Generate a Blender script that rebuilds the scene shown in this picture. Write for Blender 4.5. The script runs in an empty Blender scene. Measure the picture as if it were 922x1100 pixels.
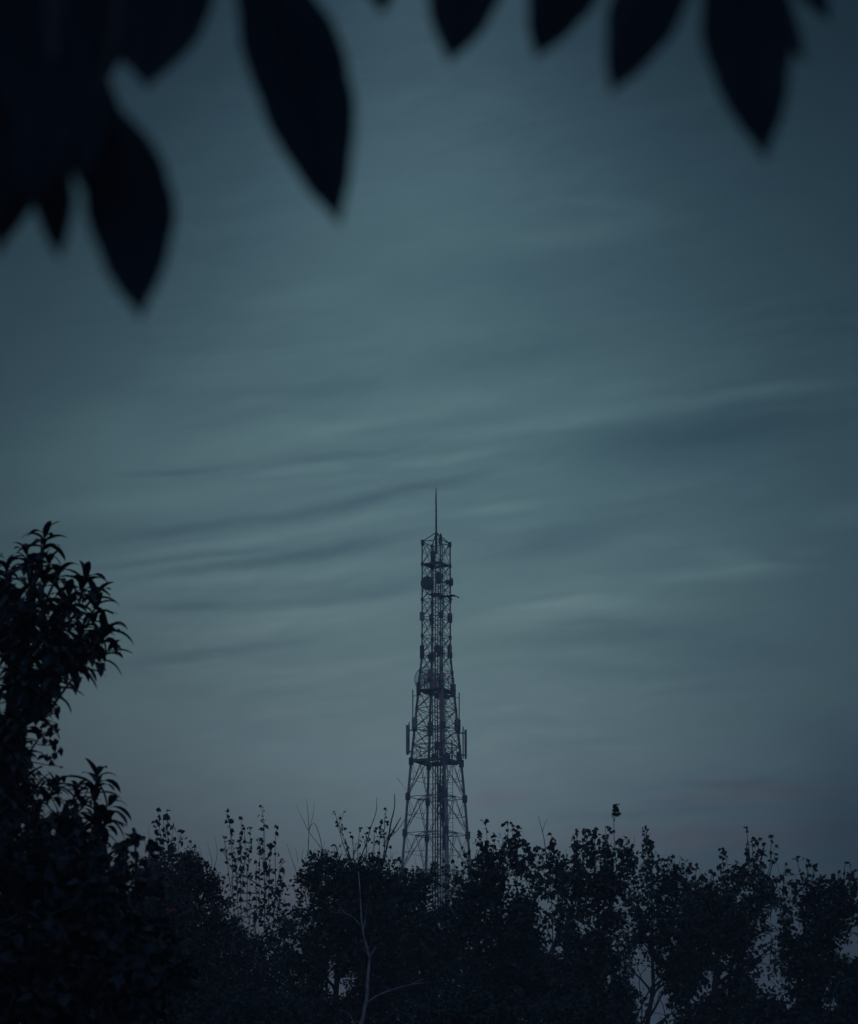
import bpy, math, random
from mathutils import Vector, Matrix

# ------------------------------------------------------------------ camera
SC = bpy.context.scene
COL = SC.collection
F = 2382.0                      # focal length in pixels of the 922 x 1100 photograph
PITCH = math.radians(15.9)
CZ = 1.6
cam_d = bpy.data.cameras.new('camera')
cam = bpy.data.objects.new('camera', cam_d)
COL.objects.link(cam)
cam.location = (0, 0, CZ)
cam.rotation_euler = (math.pi / 2 + PITCH, 0, 0)
cam_d.sensor_fit = 'VERTICAL'
cam_d.sensor_height = 36.0
cam_d.lens = F / 1100 * 36.0
cam_d.clip_start = 0.05
cam_d.clip_end = 6000
cam_d.dof.use_dof = True
cam_d.dof.focus_distance = 120.0
cam_d.dof.aperture_fstop = 6.4
SC.camera = cam
SC.view_settings.view_transform = 'Standard'
SC.view_settings.look = 'None'
SC.view_settings.exposure = 0.0
SC.view_settings.gamma = 1.0
SC.render.film_transparent = False
SC.cycles.volume_bounces = 0
SC.cycles.max_bounces = 4
SC.cycles.diffuse_bounces = 2

COSP, SINP = math.cos(PITCH), math.sin(PITCH)


def P(px, py, D):
    """a point of the place at distance D (metres along +Y) seen at photo pixel px, py"""
    u = (px - 461) / F
    v = (550 - py) / F
    t = D / (COSP - v * SINP)
    return Vector((u * t, D, CZ + t * (SINP + v * COSP)))


def mpp(py, D):
    """metres per photo pixel there"""
    v = (550 - py) / F
    return D / (COSP - v * SINP) / F


def azel(px, py):
    p = P(px, py, 1.0) - Vector((0, 0, CZ))
    p.normalize()
    return math.atan2(p.x, p.y), math.asin(p.z)


def lin(c):
    return tuple(((x / 255.0) / 12.92 if x / 255.0 <= 0.04045 else ((x / 255.0 + 0.055) / 1.055) ** 2.4) for x in c)


# ------------------------------------------------------------------ world
SUN_EL, SUN_AZ = math.radians(2.0), math.radians(-10)
W = bpy.data.worlds.new('World')
SC.world = W
W.use_nodes = True
nt = W.node_tree
nt.nodes.clear()
N, LK = nt.nodes, nt.links


def plug(node, i, v):
    if v is None:
        return
    if hasattr(v, 'is_output'):
        LK.new(v, node.inputs[i])
    else:
        node.inputs[i].default_value = v


def M(op, a, b=None, c=None, clamp=False):
    n = N.new('ShaderNodeMath')
    n.operation = op
    n.use_clamp = clamp
    plug(n, 0, a); plug(n, 1, b); plug(n, 2, c)
    return n.outputs[0]


def VM(op, a, b=None):
    n = N.new('ShaderNodeVectorMath')
    n.operation = op
    plug(n, 0, a); plug(n, 1, b)
    return n.outputs['Value'] if op in ('DOT_PRODUCT', 'LENGTH') else n.outputs['Vector']


def CMB(x, y, z):
    n = N.new('ShaderNodeCombineXYZ')
    plug(n, 0, x); plug(n, 1, y); plug(n, 2, z)
    return n.outputs[0]


def NOISE(vec, scale, detail=3, rough=0.5):
    n = N.new('ShaderNodeTexNoise')
    LK.new(vec, n.inputs['Vector'])
    n.inputs['Scale'].default_value = scale
    n.inputs['Detail'].default_value = detail
    n.inputs['Roughness'].default_value = rough
    return n.outputs['Fac']


tc = N.new('ShaderNodeTexCoord')
sep = N.new('ShaderNodeSeparateXYZ')
LK.new(tc.outputs['Generated'], sep.inputs[0])
AZ = M('ARCTAN2', sep.outputs[0], sep.outputs[1])
EL = M('ARCSINE', sep.outputs[2])
K = 1 / F                                        # one photo pixel in radians, near enough
# large soft wobble that bends every band of cloud
w1 = NOISE(CMB(M('MULTIPLY', AZ, 9.0), M('MULTIPLY', EL, 14.0), 3.1), 1.0, 3)
w2 = NOISE(CMB(M('MULTIPLY', AZ, 34.0), M('MULTIPLY', EL, 60.0), 7.7), 1.0, 4)
ELW = M('ADD', EL, M('ADD', M('MULTIPLY', M('SUBTRACT', w1, 0.5), 24 * K), M('MULTIPLY', M('SUBTRACT', w2, 0.5), 9 * K)))
UV1 = CMB(AZ, ELW, 1.0)

BANDS = [  # x0, y0, x1, y1, half width, amount
    (40, 560, 300, 520, 20, .10), (150, 630, 470, 600, 9, .10), (90, 604, 330, 572, 5, .09), (200, 590, 400, 556, 6, .08), (330, 572, 470, 545, 7, .09),
    (250, 512, 400, 496, 5, .12), (400, 500, 548, 484, 6, .10), (180, 490, 420, 450, 22, .12), (300, 462, 480, 440, 7, .08), (380, 440, 560, 424, 14, .07), (220, 440, 330, 420, 7, .08),
    (160, 690, 480, 640, 14, .11), (200, 668, 420, 645, 5, .07), (240, 735, 560, 700, 14, .06), (460, 680, 700, 640, 14, .12), (520, 655, 660, 642, 5, .08),
    (560, 650, 760, 652, 8, .07), (690, 434, 980, 396, 9, .12), (760, 420, 900, 404, 6, .04), (540, 452, 760, 428, 14, .09), (600, 424, 740, 408, 8, .06),
    (690, 622, 890, 612, 9, .14), (740, 598, 830, 604, 10, .10), (770, 618, 850, 608, 4, .10), (855, 566, 990, 540, 15, .14), (830, 600, 900, 590, 7, .06),
    (470, 556, 600, 540, 7, .13), (600, 546, 800, 506, 8, .05), (590, 585, 720, 570, 12, .05), (500, 574, 620, 560, 6, .07),
    (90, 585, 330, 552, 7, -.15), (250, 568, 540, 505, 9, -.20), (60, 618, 330, 583, 4, -.13), (120, 628, 300, 600, 6, -.14), (230, 610, 480, 570, 9, -.20),
    (110, 657, 300, 645, 8, -.13), (280, 650, 500, 618, 10, -.13), (90, 722, 330, 686, 7, -.12), (160, 655, 260, 650, 4, -.08),
    (260, 748, 520, 700, 9, -.08), (110, 514, 270, 498, 4, -.12), (250, 502, 440, 480, 5, -.09), (250, 430, 420, 400, 14, -.08),
    (540, 500, 900, 440, 30, -.15), (640, 470, 860, 455, 12, -.05), (500, 606, 720, 560, 16, -.13), (500, 698, 820, 664, 12, -.12), (560, 672, 700, 668, 5, -.08),
    (640, 690, 900, 704, 20, -.10), (380, 400, 700, 360, 22, -.09), (540, 720, 800, 722, 10, -.08), (690, 742, 860, 728, 7, -.06),
    (640, 845, 900, 832, 5, -.06), (560, 882, 860, 864, 5, -.06), (330, 310, 700, 280, 22, -.06),
    (520, 262, 760, 232, 14, .08), (130, 410, 330, 384, 18, .08), (820, 780, 990, 800, 30, -.10), (840, 880, 1010, 890, 70, -.26),
    (60, 460, 180, 440, 22, .05), (-90, 520, 250, 470, 60, .16), (-60, 650, 260, 610, 40, .10), (-40, 570, 160, 540, 14, .07), (480, 580, 900, 500, 34, -.09), (560, 480, 960, 440, 44, -.08), (440, 330, 800, 300, 60, -.07), (-60, 790, 200, 770, 50, .08), (420, 470, 700, 440, 10, .07), (520, 640, 760, 618, 8, .05), (600, 216, 720, 226, 8, .07), (240, 330, 420, 300, 16, .05),
]
acc = 0.0
for (x0, y0, x1, y1, hw, am) in BANDS:
    a0, e0 = azel(x0, y0)
    a1, e1 = azel(x1, y1)
    cx, cy = (a0 + a1) / 2, (e0 + e1) / 2
    dx, dy = (a1 - a0) / 2, (e1 - e0) / 2
    Lh = math.hypot(dx, dy)
    ux, uy = dx / Lh, dy / Lh
    Lh *= 1.25
    wd = hw * 1.5 * K
    a = VM('DOT_PRODUCT', UV1, (ux / Lh, uy / Lh, -(ux * cx + uy * cy) / Lh))
    b = VM('DOT_PRODUCT', UV1, (-uy / wd, ux / wd, -(-uy * cx + ux * cy) / wd))
    r2 = M('MULTIPLY_ADD', b, b, M('MULTIPLY', a, a))
    g = M('POWER', M('SUBTRACT', 1.0, r2, clamp=True), 2.0)
    acc = M('MULTIPLY_ADD', g, am * (1.55 if am > 0 else 1.35), acc)
# thin stratus texture, drawn out along the wind
sh = M('SUBTRACT', ELW, M('MULTIPLY', AZ, 0.17))
n1 = NOISE(CMB(M('MULTIPLY', AZ, 10.0), M('MULTIPLY', sh, 75.0), 0.0), 1.0, 5, 0.55)
n2 = NOISE(CMB(M('MULTIPLY', AZ, 30.0), M('MULTIPLY', sh, 190.0), 5.0), 1.0, 5, 0.6)
n3 = NOISE(CMB(M('MULTIPLY', AZ, 90.0), M('MULTIPLY', sh, 240.0), 9.0), 1.0, 4, 0.6)
w3 = NOISE(CMB(M('MULTIPLY', AZ, 16.0), M('MULTIPLY', EL, 22.0), 21.0), 1.0, 2)
n4 = NOISE(CMB(M('MULTIPLY', AZ, 24.0), M('MULTIPLY_ADD', w3, 3.0, M('MULTIPLY', sh, 150.0)), 2.0), 1.0, 6, 0.62)
mask = M('MULTIPLY_ADD', NOISE(CMB(M('MULTIPLY', AZ, 8.0), M('MULTIPLY', EL, 12.0), 31.0), 1.0, 2), 2.4, -0.75, clamp=True)
tex = M('ADD', M('MULTIPLY', M('SUBTRACT', n1, 0.5), 0.13), M('MULTIPLY', M('SUBTRACT', n2, 0.5), 0.09))
tex = M('ADD', tex, M('MULTIPLY', M('SUBTRACT', n3, 0.5), 0.12))
tex = M('ADD', tex, M('MULTIPLY', M('MULTIPLY', M('SUBTRACT', n4, 0.5), mask), 0.44))
fac = M('ADD', acc, tex)
# lens vignetting imitated in the sky colour: brightest ahead, darker towards sides and corners
ga, ge = azel(462, 600)
gx = M('DIVIDE', M('SUBTRACT', AZ, ga), 400 * K)
gy = M('DIVIDE', M('SUBTRACT', EL, ge), 900 * K)
rr = M('MULTIPLY_ADD', gx, gx, M('MULTIPLY', gy, gy))
gxy = M('MULTIPLY', gx, gy)
den = M('MULTIPLY_ADD', M('MULTIPLY', gxy, gxy), 12.0, M('ADD', 1.0, M('POWER', rr, 1.6)))
vignette = M('MULTIPLY_ADD', M('DIVIDE', 1.0, den), 0.86, 0.14)
tint = CMB(M('POWER', vignette, 1.22), vignette, M('POWER', vignette, 0.90))
# colour of the veil by height
ramp = N.new('ShaderNodeValToRGB')
cr = ramp.color_ramp
STOPS = [(1240, (40, 56, 64)), (1010, (58, 78, 86)), (900, (93, 114, 123)), (820, (101, 124, 132)), (700, (93, 119, 125)),
         (560, (84, 113, 121)), (400, (81, 110, 118)), (200, (76, 104, 114)), (60, (64, 89, 100)), (-700, (45, 68, 88)), (-2500, (36, 56, 76))]
els = [azel(461, y)[1] for y, c in STOPS]
hi = math.pi / 2
while len(cr.elements) < len(STOPS):
    cr.elements.new(0.5)
for e, x, (y, c) in zip(cr.elements, els, STOPS):
    e.position = x / hi
    e.color = lin(c) + (1,)
LK.new(M('DIVIDE', EL, hi), ramp.inputs[0])
# faint rose streaks low on the right
pk = 0.0
for (x0, y0, x1, y1, hw, am) in [(690, 862, 1000, 842, 7, .34), (500, 862, 570, 852, 7, .3), (640, 905, 960, 893, 11, .42),
                                 (740, 838, 880, 846, 6, .35), (560, 900, 700, 905, 12, .2), (230, 960, 340, 950, 30, .2)]:
    a0, e0 = azel(x0, y0)
    a1, e1 = azel(x1, y1)
    cx, cy, dx, dy = (a0 + a1) / 2, (e0 + e1) / 2, (a1 - a0) / 2, (e1 - e0) / 2
    Lh = math.hypot(dx, dy)
    ux, uy = dx / Lh, dy / Lh
    Lh *= 1.2
    wd = hw * 1.5 * K
    a = VM('DOT_PRODUCT', UV1, (ux / Lh, uy / Lh, -(ux * cx + uy * cy) / Lh))
    b = VM('DOT_PRODUCT', UV1, (-uy / wd, ux / wd, -(-uy * cx + ux * cy) / wd))
    g = M('SUBTRACT', 1.0, M('MULTIPLY_ADD', b, b, M('MULTIPLY', a, a)), clamp=True)
    pk = M('MULTIPLY_ADD', g, am, pk)
mx = N.new('ShaderNodeMix')
mx.data_type = 'RGBA'
LK.new(pk, mx.inputs[0])
LK.new(ramp.outputs[0], mx.inputs[6])
mx.inputs[7].default_value = lin((108, 96, 110)) + (1,)
# cloud is pale and greyer, the gaps between are bluer
cmod = CMB(M('MULTIPLY_ADD', fac, 1.30, 1.0), M('MULTIPLY_ADD', fac, 1.0, 1.0), M('MULTIPLY_ADD', fac, 0.80, 1.0))
scl = N.new('ShaderNodeVectorMath')
scl.operation = 'MULTIPLY'
LK.new(mx.outputs[2], scl.inputs[0])
LK.new(cmod, scl.inputs[1])
tin = N.new('ShaderNodeVectorMath')
tin.operation = 'MULTIPLY'
LK.new(scl.outputs[0], tin.inputs[0])
LK.new(tint, tin.inputs[1])
# unseen sky overhead and behind, brightened in blue to lift foliage and tower
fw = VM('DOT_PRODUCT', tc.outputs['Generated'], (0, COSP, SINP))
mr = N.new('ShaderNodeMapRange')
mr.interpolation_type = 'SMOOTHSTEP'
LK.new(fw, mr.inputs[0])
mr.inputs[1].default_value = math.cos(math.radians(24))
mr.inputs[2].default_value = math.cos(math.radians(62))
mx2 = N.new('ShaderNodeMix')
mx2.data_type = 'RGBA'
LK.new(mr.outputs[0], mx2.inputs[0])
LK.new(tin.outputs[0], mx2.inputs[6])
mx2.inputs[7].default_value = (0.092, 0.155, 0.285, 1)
sky = N.new('ShaderNodeTexSky')
sky.sky_type = 'NISHITA'
sky.sun_disc = False
sky.sun_elevation = SUN_EL
sky.sun_rotation = SUN_AZ
sky.dust_density = 1.5
bg1 = N.new('ShaderNodeBackground')
LK.new(sky.outputs[0], bg1.inputs[0])
bg1.inputs[1].default_value = 0.0015
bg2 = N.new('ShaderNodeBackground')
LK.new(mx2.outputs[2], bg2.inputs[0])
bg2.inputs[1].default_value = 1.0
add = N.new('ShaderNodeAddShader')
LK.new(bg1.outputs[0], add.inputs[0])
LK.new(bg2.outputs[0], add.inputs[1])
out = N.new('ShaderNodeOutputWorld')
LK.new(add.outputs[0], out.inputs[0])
W.cycles.sampling_method = 'MANUAL'
W.cycles.sample_map_resolution = 512

sun_d = bpy.data.lights.new('sun', 'SUN')
sun_d.energy = 0.02
sun_d.angle = math.radians(25)
sun_d.color = (1.0, 0.85, 0.8)
sun = bpy.data.objects.new('sun', sun_d)
COL.objects.link(sun)
sun.rotation_euler = (math.pi / 2 - SUN_EL - 0.1, 0, math.pi - SUN_AZ)


# ------------------------------------------------------------------ materials
def mat(name, c1, c2, scale=6.0, rough=0.85, metal=0.0, bump=0.0, spec=0.3):
    m = bpy.data.materials.new(name)
    m.use_nodes = True
    t = m.node_tree
    b = t.nodes['Principled BSDF']
    b.inputs['Roughness'].default_value = rough
    b.inputs['Metallic'].default_value = metal
    b.inputs['Specular IOR Level'].default_value = spec
    tcn = t.nodes.new('ShaderNodeTexCoord')
    nz = t.nodes.new('ShaderNodeTexNoise')
    nz.inputs['Scale'].default_value = scale
    nz.inputs['Detail'].default_value = 4
    t.links.new(tcn.outputs['Object'], nz.inputs['Vector'])
    r = t.nodes.new('ShaderNodeValToRGB')
    r.color_ramp.elements[0].position = 0.35
    r.color_ramp.elements[1].position = 0.65
    r.color_ramp.elements[0].color = tuple(c1) + (1,)
    r.color_ramp.elements[1].color = tuple(c2) + (1,)
    t.links.new(nz.outputs['Fac'], r.inputs[0])
    t.links.new(r.outputs[0], b.inputs['Base Color'])
    if bump:
        bp = t.nodes.new('ShaderNodeBump')
        bp.inputs['Strength'].default_value = bump
        t.links.new(nz.outputs['Fac'], bp.inputs['Height'])
        t.links.new(bp.outputs[0], b.inputs['Normal'])
    return m


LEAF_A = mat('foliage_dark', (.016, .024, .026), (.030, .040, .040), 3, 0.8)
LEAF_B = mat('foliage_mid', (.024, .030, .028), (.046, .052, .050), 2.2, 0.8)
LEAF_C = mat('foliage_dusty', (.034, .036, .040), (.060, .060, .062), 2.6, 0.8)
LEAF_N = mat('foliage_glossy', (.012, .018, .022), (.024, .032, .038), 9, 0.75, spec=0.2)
BARK = mat('bark_dark', (.05, .045, .05), (.10, .09, .09), 14, 0.95, bump=.4)
BARK_P = mat('bark_pale', (.13, .115, .12), (.26, .23, .235), 10, 0.95, bump=.4)
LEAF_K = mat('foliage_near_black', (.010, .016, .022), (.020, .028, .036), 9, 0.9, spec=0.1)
MESHP = mat('pale_dish_mesh', (.55, .55, .58), (.65, .65, .68), 1.0, 0.6)
STEEL = mat('galvanised_steel', (.17, .15, .155), (.26, .24, .24), 1.3, 0.7, 0.0)
STEEL_D = mat('dark_steel', (.04, .045, .06), (.08, .085, .10), 2.0, 0.7)
CABLE = mat('black_cable', (.02, .02, .03), (.045, .045, .055), 3.0, 0.6)
RADOME = mat('grey_radome', (.28, .28, .32), (.36, .36, .40), 1.0, 0.6)
REDP = mat('faded_red_paint', (.26, .12, .14), (.36, .17, .19), 2.0, 0.7)
FEATH = mat('dark_feathers', (.02, .018, .016), (.05, .04, .035), 20, 0.9)
FLOWER = mat('dark_red_flower', (.10, .012, .02), (.16, .02, .03), 5, 0.7)


# ------------------------------------------------------------------ mesh helper
class MB:
    def __init__(s):
        s.v, s.f = [], []

    def box(s, c, size, rot=None):
        n = len(s.v)
        hx, hy, hz = size[0] / 2, size[1] / 2, size[2] / 2
        for sx in (-1, 1):
            for sy in (-1, 1):
                for sz in (-1, 1):
                    p = Vector((sx * hx, sy * hy, sz * hz))
                    if rot is not None:
                        p = rot @ p
                    s.v.append(tuple(p + Vector(c)))
        s.f += [(n, n + 1, n + 3, n + 2), (n + 4, n + 6, n + 7, n + 5), (n, n + 4, n + 5, n + 1),
                (n + 2, n + 3, n + 7, n + 6), (n, n + 2, n + 6, n + 4), (n + 1, n + 5, n + 7, n + 3)]

    def tube(s, pts, rad, sides=6, cap=True):
        pts = [Vector(p) for p in pts]
        if not hasattr(rad, '__len__'):
            rad = [rad] * len(pts)
        n0 = len(s.v)
        up = None
        for i, p in enumerate(pts):
            a = pts[max(i - 1, 0)]
            b = pts[min(i + 1, len(pts) - 1)]
            d = (b - a)
            if d.length < 1e-9:
                d = Vector((0, 0, 1))
            d.normalize()
            if up is None:
                up = d.orthogonal().normalized()
            up = (up - d * up.dot(d))
            if up.length < 1e-6:
                up = d.orthogonal()
            up.normalize()
            w = d.cross(up)
            for k in range(sides):
                t = 2 * math.pi * k / sides
                s.v.append(tuple(p + (up * math.cos(t) + w * math.sin(t)) * rad[i]))
        for i in range(len(pts) - 1):
            for k in range(sides):
                a = n0 + i * sides + k
                b = n0 + i * sides + (k + 1) % sides
                s.f.append((a, b, b + sides, a + sides))
        if cap:
            s.f.append(tuple(n0 + k for k in reversed(range(sides))))
            m = n0 + (len(pts) - 1) * sides
            s.f.append(tuple(m + k for k in range(sides)))

    def build(s, name, m, parent=None, smooth=False):
        me = bpy.data.meshes.new(name)
        me.from_pydata(s.v, [], s.f)
        me.materials.append(m)
        if smooth:
            me.polygons.foreach_set('use_smooth', [True] * len(me.polygons))
        me.update()
        o = bpy.data.objects.new(name, me)
        COL.objects.link(o)
        if parent is not None:
            o.parent = parent
            # meshes are written in world coordinates: shift them so that the part sits on its thing
            base = parent.get('_w', None)
            w = Vector(base) if base is not None else Vector((0, 0, 0))
            me.transform(Matrix.Translation(-w))
            o['_w'] = list(w)
        return o


def thing(name, loc, label, cat, group=None):
    o = bpy.data.objects.new(name, None)
    o.empty_display_size = 0.3
    COL.objects.link(o)
    o.location = loc
    o['_w'] = list(loc)
    o['label'] = label
    o['category'] = cat
    if group:
        o['group'] = group
    return o


# ------------------------------------------------------------------ ground and haze
gm = MB()
GN, GS = 48, 3000.0
for j in range(GN + 1):
    for i in range(GN + 1):
        # finer near the camera
        x = (i / GN * 2 - 1); y = (j / GN * 2 - 1)
        X = math.copysign(abs(x) ** 2.5, x) * GS
        Y = math.copysign(abs(y) ** 2.5, y) * GS
        r = math.hypot(X, Y)
        z = 0.10 * math.sin(X * .21 + 1) * math.cos(Y * .17) * min(1, r / 30) * (1 if r < 400 else 0)
        gm.v.append((X, Y, z))
for j in range(GN):
    for i in range(GN):
        a = j * (GN + 1) + i
        gm.f.append((a, a + 1, a + GN + 2, a + GN + 1))
GROUND = mat('grass_ground', (.035, .045, .030), (.075, .070, .050), 0.8, 0.95, bump=.3)
g = gm.build('ground', GROUND, smooth=True)
g['kind'] = 'structure'

HAZE = True
if HAZE:
    hb = MB()
    hb.box((0, 0, 24.0), (6200, 6200, 52.0))
    hm = bpy.data.materials.new('haze_air')
    hm.use_nodes = True
    t = hm.node_tree
    t.nodes.clear()
    pv = t.nodes.new('ShaderNodeVolumePrincipled')
    pv.inputs['Color'].default_value = (0.86, 0.90, 0.89, 1)
    pv.inputs['Density'].default_value = 0.0013
    pv.inputs['Anisotropy'].default_value = 0.0
    ou = t.nodes.new('ShaderNodeOutputMaterial')
    t.links.new(pv.outputs[0], ou.inputs['Volume'])
    hz = hb.build('haze', hm)
    hz['kind'] = 'stuff'

# ------------------------------------------------------------------ tower
TD = 155.0
TH = math.radians(17)
base_c = P(469, 900, TD)
TX = base_c.x
tower = thing('lattice_tower', (TX, TD, 0),
              'tall tapering steel lattice telecom tower with antennas rising behind the trees', 'tower')


def zat(py):
    return P(469, py, TD).z


PROFILE = [(573, 15.0), (583, 15.0), (703, 15.2), (742, 19.2), (783, 23.2), (819, 27.0), (857, 30.6), (896, 33.8), (932, 36.9), (1000, 43), (1236, 64)]


def half(py):
    for (a, b), (c, d) in zip(PROFILE, PROFILE[1:]):
        if a <= py <= c:
            return b + (d - b) * (py - a) / (c - a)
    return PROFILE[-1][1]


def rad_at(py):
    return half(py) * mpp(py, TD) / math.cos(TH)


DIRS = [Vector((-math.cos(TH), -math.sin(TH), 0)), Vector((math.sin(TH), -math.cos(TH), 0)),
        Vector((math.cos(TH), math.sin(TH), 0)), Vector((-math.sin(TH), math.cos(TH), 0))]   # left, near, right, far


def leg_pt(k, py):
    return Vector((TX, TD, zat(py))) + DIRS[k % 4] * rad_at(py)


LEV = [583, 607, 627, 645, 664, 684, 703, 722, 742, 762, 783, 801, 819, 857, 896, 937, 980, 1026, 1076, 1130, 1184]
GY = 1100 + 0
# find the pixel row of the ground at that distance
GROW = 1228.4 + (CZ / TD) * F * 1.06
legs = []
for k in range(4):
    m = MB()
    rows = LEV + [GROW]
    pts = [leg_pt(k, y) for y in rows]
    pts[-1].z = 0.0
    m.tube(pts, [0.055 if y < 700 else (0.075 if y < 760 else 0.088) for y in rows], 8)
    legs.append(m.build('leg', STEEL, tower))
    for y in rows[:-1]:
        gp = MB()
        c = leg_pt(k, y)
        rot = Matrix.Rotation(TH + k * math.pi / 2, 3, 'Z')
        if y in (783, 857, 896, 937, 664, 819, 703):
            s_ = 0.29 if y > 740 else 0.24
            gp.box(c, (s_, s_ * .9, s_ * 1.75), rot)
        else:
            gp.box(c, (0.16, 0.16, 0.26), rot)
        gp.build('gusset_plate', STEEL_D, legs[-1])
    fo = MB()
    p = pts[-1]
    fo.box((p.x, p.y, 0.25), (1.0, 1.0, 0.5))
    fo.build('footing', mat('concrete%d' % k, (.25, .24, .23), (.35, .34, .32), 3, .9), legs[-1])

B1 = 0.030
for li, (ya, yb) in enumerate(zip(LEV, LEV[1:] + [GROW - 2])):
    m = MB()
    for k in range(4):
        A0, A1 = leg_pt(k, ya), leg_pt(k + 1, ya)
        C0, C1 = leg_pt(k, yb), leg_pt(k + 1, yb)
        b = B1 * (0.95 if ya < 740 else 1.05)
        if ya < 819:
            m.tube([A0, A1], b, 4)
            m.tube([A0, C1], b, 4)
            m.tube([A1, C0], b, 4)
            if ya < 740:       # light secondary lacing inside the X
                mid = (A0 + A1 + C0 + C1) / 4
                m.tube([(A0 + C0) / 2, mid], b * .6, 4)
                m.tube([(A1 + C1) / 2, mid], b * .6, 4)
                m.tube([(A0 + A1) / 2, (A0 + C0) / 2], b * .6, 4)
                m.tube([(A0 + A1) / 2, (A1 + C1) / 2], b * .6, 4)
            else:
                q0, q1 = A0.lerp(C1, .25), A1.lerp(C0, .25)
                r0, r1 = A0.lerp(C1, .75), A1.lerp(C0, .75)
                m.tube([A0.lerp(C0, .5), q0], b * .6, 4)
                m.tube([A0.lerp(C0, .5), r1], b * .6, 4)
                m.tube([A1.lerp(C1, .5), q1], b * .6, 4)
                m.tube([A1.lerp(C1, .5), r0], b * .6, 4)
                m.tube([q0, q1], b * .6, 4)
                m.tube([r0, r1], b * .6, 4)
        else:
            top = (A0 + A1) / 2
            inn = top + (Vector((TX, TD, top.z)) - top) * 0.10
            m.tube([A0, top], b, 4)
            m.tube([top, A1], b, 4)
            for (L0, Lb) in ((A0, C0), (A1, C1)):
                m.tube([top, Lb], b * 1.05, 4)
                md = top.lerp(Lb, .5)
                m.tube([md, L0.lerp(Lb, .5)], b * .7, 4)
                m.tube([md, L0], b * .7, 4)
                m.tube([inn, Lb.lerp(L0, .12)], b * .7, 4)
                q = top.lerp(Lb, .75)
                m.tube([q, L0.lerp(Lb, .5)], b * .55, 4)
            m.tube([top.lerp(C0, .5), top.lerp(C1, .5)], b * .6, 4)
    if ya >= 819 or ya in (703, 742, 783):
        mids = [(leg_pt(k, ya) + leg_pt(k + 1, ya)) / 2 for k in range(4)]
        for k in range(4):
            m.tube([mids[k], mids[(k + 1) % 4]], 0.03, 4)
        m.tube([mids[0], mids[2]], 0.03, 4)
        m.tube([mids[1], mids[3]], 0.03, 4)
    m.build('bracing', STEEL, tower)


def platform(py, ext, hole, rail=True, th=0.10):
    z = zat(py)
    m = MB()
    R = rad_at(py) * ext
    ring_o = [Vector((TX, TD, z)) + d * R for d in DIRS]
    ring_i = [Vector((TX, TD, z)) + d * R * hole for d in DIRS]
    for k in range(4):
        a, b, c, d = ring_o[k], ring_o[(k + 1) % 4], ring_i[(k + 1) % 4], ring_i[k]
        n = 7
        for i in range(n):      # grating bars
            t0 = i / (n - 1)
            p, q = a.lerp(d, t0), b.lerp(c, t0)
            m.tube([p, q], 0.035, 4)
        for i in range(11):
            t0 = i / 10
            m.tube([a.lerp(b, t0), d.lerp(c, t0)], 0.03, 4)
        m.tube([a, b], th * .6, 4)
    o = m.build('platform', STEEL_D, tower)
    if rail:
        r = MB()
        for k in range(4):
            a, b = ring_o[k], ring_o[(k + 1) % 4]
            for h in (.55, 1.05):
                r.tube([a + Vector((0, 0, h)), b + Vector((0, 0, h))], 0.02, 4)
            for i in range(4):
                p = a.lerp(b, i / 4)
                r.tube([p, p + Vector((0, 0, 1.05))], 0.02, 4)
        r.build('railing', STEEL_D, o)
    return o


platform(607, 0.97, 0.35, rail=False)
platform(639, 0.5, 0.1, rail=False)
platform(743, 1.0, 0.30, rail=True)
platform(818, 0.97, 0.40, rail=True, th=.12)

# cap frame with its rod
m = MB()
apex = Vector((TX, TD, zat(572)))
for k in range(4):
    m.tube([leg_pt(k, 583), apex], 0.035, 5)
    m.tube([leg_pt(k, 583), leg_pt(k + 1, 583)], 0.035, 5)
m.tube([apex - Vector((0, 0, 1.6)), apex], 0.09, 8)
m.build('cap_frame', STEEL_D, tower)
m = MB()
zt = zat(527)
m.tube([apex, Vector((TX, TD, apex.z + 1.2)), Vector((TX - .01, TD, zt - .5)), Vector((TX, TD, zt))], [0.07, 0.062, 0.05, 0.03], 8)
for k in range(5):
    a = k * 1.2566
    m.tube([Vector((TX, TD, zt - .1)), Vector((TX + .13 * math.cos(a), TD + .13 * math.sin(a), zt + .17))], 0.008, 4)
m.tube([Vector((TX, TD, zt - .1)), Vector((TX, TD, zt + .3))], 0.01, 4)
m.build('lightning_rod', STEEL_D, tower)
m = MB()
q = P(473.6, 583, TD - .5)
m.tube([q - Vector((0, 0, .5)), q + Vector((0, 0, .45))], 0.03, 6)
m.box(q + Vector((-.02, 0, .1)), (.26, .26, .42))
m.tube([q + Vector((0, 0, .42)), q + Vector((0, 0, .66))], 0.08, 8)
m.build('beacon', STEEL_D, tower)


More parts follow.
